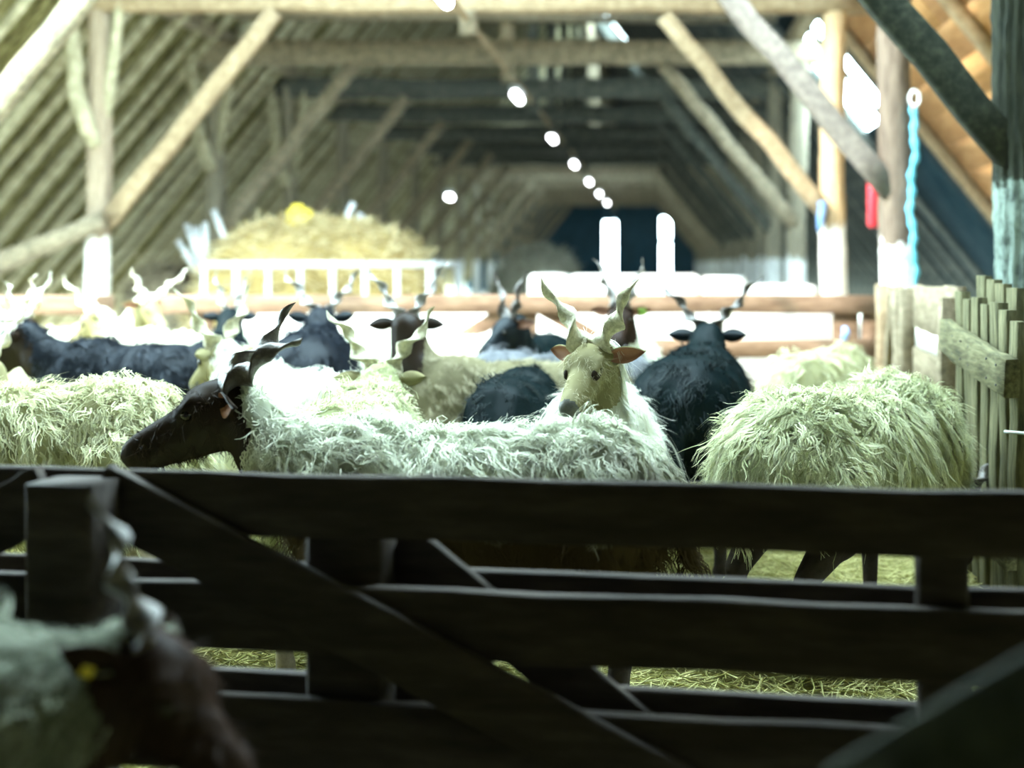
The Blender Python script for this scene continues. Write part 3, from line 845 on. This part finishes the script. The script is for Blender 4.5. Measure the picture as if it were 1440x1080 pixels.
def horn_mesh(length, r, turns, mat, amp=0.014, curve=0.0, mirror=1, seg=34, sides=12):
    """corkscrew horn along +Z, base at origin"""
    V, Fq = [], []
    for i in range(seg + 1):
        t = i / seg
        tw = mirror * turns * 2 * math.pi * t
        rr = r * ((1 - t) ** 0.75 * 0.97 + 0.03)
        ca = amp * (0.25 + t) * (1 - 0.35 * t)
        c = np.array([ca*math.cos(tw) - ca*0.3 + curve * t * t * length, ca*math.sin(tw), t * length])
        ridge = 1 + 0.035 * math.sin(i * 2.4)
        for k in range(sides):
            a = 2*math.pi*k/sides
            x = math.cos(a); y = math.sin(a) * 0.50
            kk = 1.0 + 0.18 * abs(math.cos(a)) ** 6
            x, y = x * rr * kk * ridge, y * rr * ridge
            V.append(c + np.array([x*math.cos(tw) - y*math.sin(tw), x*math.sin(tw) + y*math.cos(tw), 0]))
    for i in range(seg):
        for k in range(sides):
            Fq.append((i*sides+k, i*sides+(k+1) % sides, (i+1)*sides+(k+1) % sides, (i+1)*sides+k))
    Fq.append(tuple(range(sides))[::-1]); Fq.append(tuple(seg*sides+k for k in range(sides)))
    return np_mesh('horn', V, Fq, mat, True)

def ear_mesh(length, width, m_out, m_in):
    """leaf shaped cupped ear along +X, opening towards +Z"""
    n, m_ = 9, 7
    top, bot = [], []
    for i in range(n):
        t = i / (n - 1)
        w = width * (math.sin(math.pi * min(1, t * 0.93 + 0.10)) ** 0.75) * (0.95 if t < 0.97 else 0.3)
        for j in range(m_):
            s = (j / (m_ - 1) - 0.5) * 2
            z = 0.35 * width * s * s * (1 - 0.5 * t) - 0.02 * t * t
            top.append((t * length, s * w / 2, z)); bot.append((t * length, s * w / 2 * 1.05, z - 0.005))
    V = top + bot; o_ = len(top); Fq, mi = [], []
    for i in range(n-1):
        for j in range(m_-1):
            a = i*m_+j
            Fq.append((a, a+m_, a+m_+1, a+1)); mi.append(1)
            Fq.append((o_+a, o_+a+1, o_+a+m_+1, o_+a+m_)); mi.append(0)
    for i in range(n-1):
        for j in (0, m_-1):
            a = i*m_+j
            Fq.append((a, o_+a, o_+a+m_, a+m_)); mi.append(0)
    for j in range(m_-1):
        a = (n-1)*m_+j
        Fq.append((a, o_+a, o_+a+1, a+1)); mi.append(0)
    return np_mesh('ear', V, Fq, [m_out, m_in], True, mi)

def mat_from(xa, ya, za, loc):
    m = Matrix.Identity(4)
    for i in range(3):
        m[i][0], m[i][1], m[i][2], m[i][3] = xa[i], ya[i], za[i], loc[i]
    return m

def sheep(label, X, Y, heading, wool='wool_cream', face='skin_olive', leg='leg_tan', horn='horn_green', s=1.0,
          poll=(0.56, 0.0, 0.83), pitch=35, yaw=0, horns=(0.30, 0.035, 2.0), hdir=(0.85, 0.55, 0.25), hdir2=None,
          locks=1500, lock_len=0.09, lock_r=0.003, seg=4, voxel=0.015, ear_drop=0.1, ear_back=0.15, tagc=None,
          neck_face=False, fluff=0.25, width=1.0, mane=0, hs=1.0, group='sheep in the pen', low_wool=0.30, ear_len=0.105, fur=0, eye_patch=False, tag_size=1.0, ear_in='ear_in', one_horn=0):
    rt = empty('sheep', (X, Y, 0), math.radians(heading))
    rt.scale = (s, s, s)
    tag(rt, label, 'sheep', group)
    poll = np.array(poll, float)
    ya, pi_ = math.radians(yaw), math.radians(pitch)
    hd = np.array([math.cos(ya)*math.cos(pi_), math.sin(ya)*math.cos(pi_), -math.sin(pi_)])
    side = np.array([-math.sin(ya), math.cos(ya), 0.0])
    up = np.cross(hd, side); up /= np.linalg.norm(up)
    if up[2] < 0: up = -up
    prim = []
    W = width
    prim.append(ellipsoid((-0.27, 0, 0.53), EYEX, (0.22, 0.175*W, 0.205)))
    prim.append(ellipsoid((-0.02, 0, 0.505), EYEX, (0.34, 0.195*W, 0.215)))
    prim.append(ellipsoid((0.24, 0, 0.535), EYEX, (0.22, 0.165*W, 0.205)))
    neck0 = np.array([0.33, 0, 0.60])
    nk = poll - hd * 0.02 - up * 0.01
    mid = neck0 * 0.5 + nk * 0.5 + np.array([0.03, 0, -0.02])
    prim.append(capsule(neck0, 0.125, mid, 0.092)); prim.append(capsule(mid, 0.092, nk, 0.066))
    hd, side, up = hd*hs, side*hs, up*hs          # head axes carry the head size
    uh, us, uu = hd/hs, side/hs, up/hs
    prim.append(ellipsoid(poll + hd*0.025 - up*0.002, (uh, us, uu), (0.078*hs, 0.058*hs, 0.066*hs)))
    prim.append(capsule(poll + hd*0.04 - up*0.008, 0.054*hs, poll + hd*0.185 - up*0.028, 0.033*hs))
    prim.append(capsule(poll + hd*0.03 - up*0.045, 0.038*hs, poll + hd*0.175 - up*0.052, 0.024*hs))
    prim.append(ellipsoid(poll + hd*0.195 - up*0.036, (uh, us, uu), (0.034*hs, 0.034*hs, 0.036*hs)))
    for sg in (-1, 1):
        prim.append(capsule(poll + hd*0.050 + side*sg*0.046 + up*0.030, 0.018*hs, poll + hd*0.085 + side*sg*0.043 + up*0.014, 0.014*hs))
        prim.append(capsule(poll + hd*0.200 + side*sg*0.016 - up*0.022, 0.014*hs, poll + hd*0.215 + side*sg*0.014 - up*0.032, 0.012*hs))
        # fore leg
        prim.append(capsule((0.27, sg*0.105*W, 0.46), 0.085, (0.285, sg*0.10*W, 0.27), 0.036))
        prim.append(capsule((0.285, sg*0.10*W, 0.27), 0.032, (0.285, sg*0.10*W, 0.09), 0.023))
        prim.append(capsule((0.285, sg*0.10*W, 0.09), 0.025, (0.30, sg*0.10*W, 0.035), 0.030))
        # hind leg
        prim.append(capsule((-0.29, sg*0.10*W, 0.50), 0.115, (-0.24, sg*0.115*W, 0.36), 0.070))
        prim.append(capsule((-0.24, sg*0.115*W, 0.36), 0.062, (-0.37, sg*0.105*W, 0.255), 0.034))
        prim.append(capsule((-0.37, sg*0.105*W, 0.255), 0.031, (-0.345, sg*0.105*W, 0.09), 0.023))
        prim.append(capsule((-0.345, sg*0.105*W, 0.09), 0.025, (-0.33, sg*0.105*W, 0.035), 0.030))
    prim.append(capsule((-0.45, 0, 0.60), 0.035, (-0.52, 0, 0.40), 0.022))
    V, Fq = [], []
    for v, f in prim:
        b = len(V); V.extend(v); Fq.extend([tuple(i+b for i in q) for q in f])
    me0 = np_mesh('body', V, Fq)
    tmp = bpy.data.objects.new('tmp', me0); col.objects.link(tmp)
    md = tmp.modifiers.new('r', 'REMESH'); md.mode = 'VOXEL'; md.voxel_size = voxel
    ms = tmp.modifiers.new('s', 'SMOOTH'); ms.factor = 0.5; ms.iterations = 5
    dg = bpy.context.evaluated_depsgraph_get()
    me = bpy.data.meshes.new_from_object(tmp.evaluated_get(dg))
    bpy.data.objects.remove(tmp); bpy.data.meshes.remove(me0)
    me.name = 'body'
    me.materials.clear()
    for m in (wool, face, leg, 'hoof', 'nose' if face == 'skin_olive' else 'leg_dark', 'skin_brown'): me.materials.append(M[m])
    n = len(me.polygons)
    C = np.zeros(n*3); me.polygons.foreach_get('center', C); C = C.reshape(-1, 3)
    NR = np.zeros(n*3); me.polygons.foreach_get('normal', NR); NR = NR.reshape(-1, 3)
    AR = np.zeros(n); me.polygons.foreach_get('area', AR)
    rel = C - poll
    hx = rel @ uh / hs; hy = rel @ us / hs; hu = rel @ uu / hs
    near_head = np.linalg.norm(rel, axis=1) < 0.27*hs
    is_head = near_head & (hx > -0.035 + 0.5*np.clip(-hu-0.06, 0, 1)) & (np.abs(hy) < 0.085) & (hu > -0.13)
    nt_ = ((C - neck0) @ (nk - neck0)) / ((nk - neck0) @ (nk - neck0))
    is_neck = (C[:, 0] > 0.36) & (nt_ > 0.25) & ~is_head
    is_leg = (C[:, 2] < low_wool) & ~is_head & ~is_neck
    mi = np.zeros(n, dtype=np.int32)
    mi[is_leg] = 2; mi[is_head] = 1
    if neck_face: mi[is_neck] = 1
    mi[is_leg & (C[:, 2] < 0.045)] = 3
    mi[is_head & (hx > 0.205) & (hu > -0.06)] = 4
    mi[is_head & (hx > 0.13) & (np.abs(hu + 0.047) < 0.005)] = 4
    me.polygons.foreach_set('material_index', mi)
    me.polygons.foreach_set('use_smooth', np.ones(n, dtype=bool))
    at = me.attributes.new('rnd', 'FLOAT', 'POINT')
    at.data.foreach_set('value', np.full(len(me.vertices), 0.0, dtype=np.float32))  # undercoat held at the dark end, painting in shade between the locks
    body = obj('body', me, rt)
    # ---- wool locks
    wmask = (mi == 0)
    def make_locks(nc, per, mask, ll, lr, K, lift0, name, wander=1.0, spread=0.013, mat=None, full=False, flowk=0.35, grav=0.30):
        w = AR * mask; w = w / w.sum()
        idx = rng.choice(n, nc, p=w)
        P = C[idx] + rng.normal(0, voxel*0.4, (nc, 3)); Nn = NR[idx]
        P = P - Nn * 0.008
        g = np.array([0, 0, -1.0])
        gt_ = g - Nn * (Nn @ g)[:, None]
        flow = np.array([-1.0, 0, 0]); ft_ = flow - Nn * (Nn @ flow)[:, None]
        ph = 9*P[:, 0] + 5*P[:, 2] + 3*P[:, 1]
        swirl = np.stack([np.sin(ph*1.7+1.3*np.sin(P[:, 2]*14)), np.cos(ph*1.3+P[:, 1]*8), np.sin(ph*0.9+2)], 1)
        swirl -= Nn * np.sum(swirl*Nn, 1)[:, None]
        base = gt_*1.0 + ft_*flowk + swirl*0.38*wander
        rn = rng.normal(0, 0.22, (nc, 3)) * wander
        base += rn - Nn * np.sum(rn*Nn, 1)[:, None]
        dist = np.linalg.norm(P - poll, axis=1)
        Ln = ll * rng.uniform(0.6, 1.35, nc) * (1.0 if full else np.clip((dist - 0.03) / 0.20, 0.38, 1))
        lift = lift0 * rng.uniform(0.4, 1.6, nc)
        fl = rng.uniform(0, 1, nc) < fluff
        lift = np.where(fl, lift*2.0, lift)
        curl = rng.uniform(0.3, 0.9, nc)*wander; phs = rng.uniform(0, 2*np.pi, nc); fr_ = rng.uniform(6, 13, nc)
        cur = P.copy(); pts = [P]
        ex_ = np.cross(Nn, base); ex_ /= np.linalg.norm(ex_, axis=1)[:, None] + 1e-9
        for k in range(1, K+1):
            t = k / K
            d = Nn * (lift*(1-t)*1.5 + 0.05)[:, None] + base * (0.45 + 0.75*t) + g * (grav*t) + ex_ * (curl*np.sin(phs + fr_*t))[:, None] + Nn * (0.35*curl*np.cos(phs + fr_*t))[:, None]
            d = d / (np.linalg.norm(d, axis=1)[:, None] + 1e-9)
            cur = cur + d * (Ln / K)[:, None]
            pts.append(cur)
        G = np.repeat(np.stack(pts, 1), per, 0)      # strands follow their clump
        nl = nc * per
        off = rng.normal(0, spread, (nl, 3))
        NnR = np.repeat(Nn, per, 0)
        off -= NnR * np.sum(off*NnR, 1)[:, None] * 0.6
        tt = np.linspace(0, 1, K+1)
        stray = rng.normal(0, 0.007, (nl, 3)) * (1 + 1.8*(rng.uniform(0, 1, nl) < 0.12))[:, None]
        pts = G + off[:, None, :] * (1 - 0.78*tt)[None, :, None] + stray[:, None, :] * (tt**2)[None, :, None]
        pts[:, -1] += (G[:, -1] - G[:, -2]) * rng.uniform(-0.8, 0.5, nl)[:, None]
        T = np.gradient(pts, axis=1); T /= np.linalg.norm(T, axis=2)[:, :, None] + 1e-9
        A1 = np.cross(T, NnR[:, None, :]); A1 /= np.linalg.norm(A1, axis=2)[:, :, None] + 1e-9
        R = lr * rng.uniform(0.6, 1.4, nl)
        prof = (1 - tt**2*0.8)
        VV = np.zeros((nl, K+1, 2, 3))
        for si in range(2):
            VV[:, :, si] = pts + A1 * ((si*2-1) * R[:, None]*prof[None, :])[:, :, None]
        VV[..., 2] = np.maximum(VV[..., 2], 0.015)
        ix = np.arange(nl*(K+1)*2).reshape(nl, K+1, 2)
        fs = [np.stack([ix[:, k, 0], ix[:, k, 1], ix[:, k+1, 1], ix[:, k+1, 0]], 1) for k in range(K)]
        lm = np_mesh(name, VV.reshape(-1, 3), [np.concatenate(fs)], M[mat or wool], True)
        a_ = lm.attributes.new('rnd', 'FLOAT', 'POINT')
        rv = np.clip(np.repeat(rng.uniform(0, 1, nc), per)*0.7 + rng.uniform(0, 0.3, nl), 0, 1)
        a_.data.foreach_set('value', np.repeat(rv, (K+1)*2).astype(np.float32))
        lo = obj(name, lm, rt)
        lo['kind'] = 'stuff'
        return lo
    make_locks(int(locks/3.2), 7, wmask.astype(float) * (1 + 1.2*(C[:, 2] > 0.55) + 1.6*is_neck), lock_len, lock_r*0.62, seg, 0.22, 'fleece')
    if fur:
        make_locks(fur, 6, ((mi == 1) & (hx < 0.19)).astype(float), 0.022, 0.0009, 3, 0.18, 'face_fur', 0.5, 0.006, face, True)
    if mane:
        mm = wmask & is_neck
        make_locks(mane//6, 8, (wmask & (C[:, 0] > 0.15) & (C[:, 2] > 0.45)).astype(float) * (1 + 2*mm), lock_len*2.2, lock_r*0.7, seg+3, 0.20, 'mane', 0.5, 0.010, None, False, 0.0, 1.3)
    # ---- ears, eyes, horns
    for sg in (-1, 1):
        em = ear_mesh(ear_len*hs, 0.052*hs, M[face], M[ear_in])
        xa = side*sg - up*ear_drop - hd*ear_back; xa = xa/np.linalg.norm(xa)
        za = uh*0.8 + uu*0.25 - np.array([0, 0, 0.1]); za = za - xa*(za @ xa); za /= np.linalg.norm(za)
        yb = np.cross(za, xa)
        e = obj('ear', em, rt)
        e_mat = mat_from(xa, yb, za, poll + side*sg*0.048 + up*0.012 - hd*0.012)
        e.matrix_local = e_mat
        if tagc and sg == tagc[0]:
            tm_ = rounded_box('ear_tag', 0.035*tag_size, 0.006*tag_size, 0.032*tag_size, M[tagc[1]], 0.0015*tag_size)
            tg = obj('ear_tag', tm_, e)
            tg.matrix_local = e_mat.inverted() @ mat_from(xa, za, uu, poll + side*sg*0.048 + up*0.0 + xa*0.055 + za*0.012)
        V_, F_ = ellipsoid((0, 0, 0), EYEX, (0.0135*hs, 0.0135*hs, 0.0135*hs), 10, 8)
        ey = obj('eye', np_mesh('eye', V_, F_, M['eye'], True), rt)
        ey.location = poll + hd*0.072 + side*sg*0.047 + up*0.012
        if eye_patch:
            V_, F_ = ellipsoid(poll + hd*0.078 + side*sg*0.0425 + up*0.006, (uh, us, uu), (0.030*hs, 0.0125*hs, 0.019*hs), 14, 10)
            obj('eyelid', np_mesh('eyelid', V_, F_, M['skin_brown'], True), rt)
        if horns and one_horn in (0, sg):
            Lh, rh, tn = horns
            hv = hdir if (sg > 0 or hdir2 is None) else hdir2
            za = up*hv[0] + side*sg*hv[1] - hd*hv[2]; za /= np.linalg.norm(za)
            xa = np.cross(uh, za); xa /= np.linalg.norm(xa)
            yb = np.cross(za, xa)
            hm = horn_mesh(Lh, rh, tn, M[horn], mirror=-sg)
            h = obj('horn', hm, rt)
            h.matrix_local = mat_from(xa, yb, za, poll + side*sg*0.026 + up*0.042 - hd*0.006)
    return rt

LOW = dict(poll=(0.60, 0.0, 0.34), pitch=62)
near = dict(voxel=0.0115, seg=6)

# front row
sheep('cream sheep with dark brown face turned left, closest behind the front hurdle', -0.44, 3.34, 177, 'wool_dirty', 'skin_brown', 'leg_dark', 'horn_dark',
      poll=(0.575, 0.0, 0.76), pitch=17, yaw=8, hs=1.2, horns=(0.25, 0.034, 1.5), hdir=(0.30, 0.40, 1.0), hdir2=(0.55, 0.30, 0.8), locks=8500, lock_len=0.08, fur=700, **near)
sheep('pale yellow fleeced sheep cut off by the left edge, behind the brown-faced one', -1.84, 4.12, 181, 'wool_cream', 'skin_olive', locks=8500, lock_len=0.085, s=1.04, **near)
sheep('white sheep seen from behind, its twisted horns spread just above its own back', -0.87, 4.02, 92, 'wool_green', 'skin_olive', poll=(0.56, 0, 0.715), pitch=30,
      horns=(0.25, 0.032, 1.7), hdir=(0.75, 0.62, 0.35), locks=5000, lock_len=0.08, **near)
sheep('white sheep facing the camera with spread twisted horns and hanging white mane', -0.18, 4.46, 270, 'wool_white', 'skin_olive', 'leg_tan', 'horn_green',
      s=0.97, poll=(0.515, 0.0, 0.855), pitch=27, yaw=-21, hs=1.0, horns=(0.235, 0.036, 1.35), hdir=(0.95, 0.62, 0.35), locks=5500, lock_len=0.10, mane=2600, ear_drop=0.0, ear_back=0.15, fur=700, eye_patch=True, voxel=0.0075, seg=6)
sheep('large shaggy greenish-white sheep seen from its rump beside the picket gate', 0.55, 4.12, 48, 'wool_green', 'skin_brown', 'leg_dark', 'horn_dark', s=1.0,
      horns=(0.22, 0.032, 1.5), locks=12500, lock_len=0.105, lock_r=0.0032, voxel=0.0115, seg=7, width=1.12, low_wool=0.42, **LOW)
sheep('black sheep with V-spread dark horns seen from behind, left of the shaggy white one', 0.13, 5.16, 83, 'wool_black', 'skin_black', 'leg_dark', 'horn_dark', s=1.08, width=1.12,
      poll=(0.56, 0, 0.735), pitch=25, horns=(0.27, 0.024, 2.2), hdir=(0.8, 0.72, 0.2), locks=3500, lock_len=0.06, lock_r=0.0022, voxel=0.013)
sheep('black sheep with its back humped and head down, left of the camera-facing sheep', -0.49, 4.86, 268, 'wool_black', 'skin_black', 'leg_dark', 'horn_dark', s=1.0,
      horns=(0.22, 0.03, 1.6), locks=3000, lock_len=0.055, lock_r=0.0022, voxel=0.013, width=0.86, **LOW)
sheep('white sheep turned away whose pale horns rise behind the brown-faced head', -1.27, 4.98, 133, 'wool_white', 'skin_olive', poll=(0.55, 0, 0.745), pitch=25, yaw=10,
      horns=(0.27, 0.034, 1.6), hdir=(0.85, 0.55, 0.25), locks=3000, seg=5, voxel=0.013)
# middle row
sheep('tan-grey sheep with dark brown neck and orange ear in the middle of the flock', -0.56, 5.66, 180, 'wool_tan', 'skin_brown', 'leg_dark', 'horn_grey',
      poll=(0.44, 0.0, 0.85), pitch=12, yaw=-80, neck_face=True, horns=(0.26, 0.026, 2.0), hdir=(0.85, 0.55, 0.1), locks=3000, lock_len=0.05, voxel=0.013, ear_back=0.0)
sheep('long-backed blue-black sheep with brown face and white horns at left', -2.16, 6.1, 180, 'wool_blue', 'skin_brown', 'leg_dark', 'horn_white',
      s=1.06, poll=(0.53, 0, 0.735), pitch=34, hs=1.12, horns=(0.25, 0.026, 2.2), hdir=(0.9, 0.45, 0.05), locks=5500, lock_len=0.06)
sheep('black sheep with small upright horns in front of the back hurdle, left of centre', -2.20, 7.1, 100, 'wool_black', 'skin_black', 'leg_dark', 'horn_grey',
      poll=(0.55, 0, 0.80), pitch=25, horns=(0.24, 0.024, 2.0), hdir=(0.95, 0.28, 0.1), locks=1500)
sheep('blue-black sheep with yellow ear tag seen from behind', -1.50, 6.15, 99, 'wool_blue', 'skin_black', 'leg_dark', 'horn_grey', s=1.12,
      poll=(0.55, 0, 0.735), pitch=28, horns=(0.25, 0.026, 2.0), hdir=(0.85, 0.62, 0.1), locks=2500, lock_len=0.06, tagc=(-1, 'yellow'), ear_back=0.4)
sheep('white and grey sheep with its head down behind the yellow-tagged black one', -1.52, 7.42, 80, 'wool_white', 'skin_olive', locks=1500, **LOW)
sheep('low grey sheep with head down, hidden behind the tan-grey one', -0.44, 6.36, 180, 'wool_grey', 'skin_black', locks=2000, s=0.97, horns=None, **LOW)
sheep('grey-horned white sheep with a green ear tag, behind the camera-facing sheep', -0.16, 7.35, 268, 'wool_white', 'skin_fore', 'leg_tan', 'horn_grey',
      poll=(0.52, 0, 0.855), pitch=30, horns=(0.27, 0.028, 2.0), hdir=(0.95, 0.35, 0.1), locks=1800, tagc=(1, 'green_tag'))
sheep('dark sheep with curved horns peering from behind the black humped one', -0.62, 7.3, 262, 'wool_black', 'skin_black', 'leg_dark', 'horn_dark',
      poll=(0.54, 0, 0.80), pitch=30, yaw=-45, horns=(0.25, 0.028, 1.4), hdir=(0.8, 0.45, 0.5), locks=1500)
sheep('pale sheep with its head down behind the large shaggy one', 0.72, 6.3, 62, 'wool_cream', 'skin_olive', locks=3000, lock_len=0.09, s=0.98, **LOW)
# back row
sheep('sunlit white sheep with orange ears near the back left corner', -2.62, 7.95, 178, 'wool_white', 'skin_olive', 'leg_tan', 'horn_white',
      poll=(0.52, 0, 0.79), pitch=35, horns=(0.27, 0.028, 2.2), hdir=(0.9, 0.5, 0.1), locks=1500)
sheep('sunlit white sheep facing right against the back hurdle, horns spread wide', -3.60, 8.45, 2, 'wool_white', 'skin_olive', 'leg_tan', 'horn_white',
      poll=(0.55, 0, 0.84), pitch=30, yaw=-30, horns=(0.30, 0.028, 2.4), hdir=(0.75, 0.7, 0.0), locks=1500)
sheep('white-horned sheep at the far left edge above the blue-black back', -3.72, 7.05, 3, 'wool_white', 'skin_brown', 'leg_dark', 'horn_white',
      poll=(0.55, 0, 0.79), pitch=30, horns=(0.26, 0.028, 2.2), hdir=(0.95, 0.35, 0.1), locks=1200)
sheep('white sheep at the left edge whose pale face shows above the yellow fleece', -3.02, 5.15, 2, 'wool_white', 'skin_olive', 'leg_tan', 'horn_white',
      poll=(0.56, 0, 0.72), pitch=40, horns=(0.22, 0.028, 2.0), locks=1500)
sheep('small white sheep lying low before the braces of the back hurdle', -1.12, 8.35, 180, 'wool_white', 'skin_olive', locks=1500, s=0.95, horns=None, **LOW)
# foreground
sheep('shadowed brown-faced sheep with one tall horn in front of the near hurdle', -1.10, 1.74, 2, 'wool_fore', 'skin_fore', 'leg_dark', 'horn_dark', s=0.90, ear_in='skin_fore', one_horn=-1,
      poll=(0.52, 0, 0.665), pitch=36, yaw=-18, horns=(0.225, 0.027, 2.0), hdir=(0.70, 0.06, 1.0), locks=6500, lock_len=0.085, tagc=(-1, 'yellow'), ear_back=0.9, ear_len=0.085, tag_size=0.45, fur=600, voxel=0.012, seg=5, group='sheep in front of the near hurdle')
sheep('nearly black sheep at the left edge between hurdle and foreground sheep', -1.42, 2.17, 3, 'wool_black', 'skin_black', 'leg_dark', 'horn_dark', s=0.84,
      horns=None, locks=1500, group='sheep in front of the near hurdle', width=0.85, **LOW)
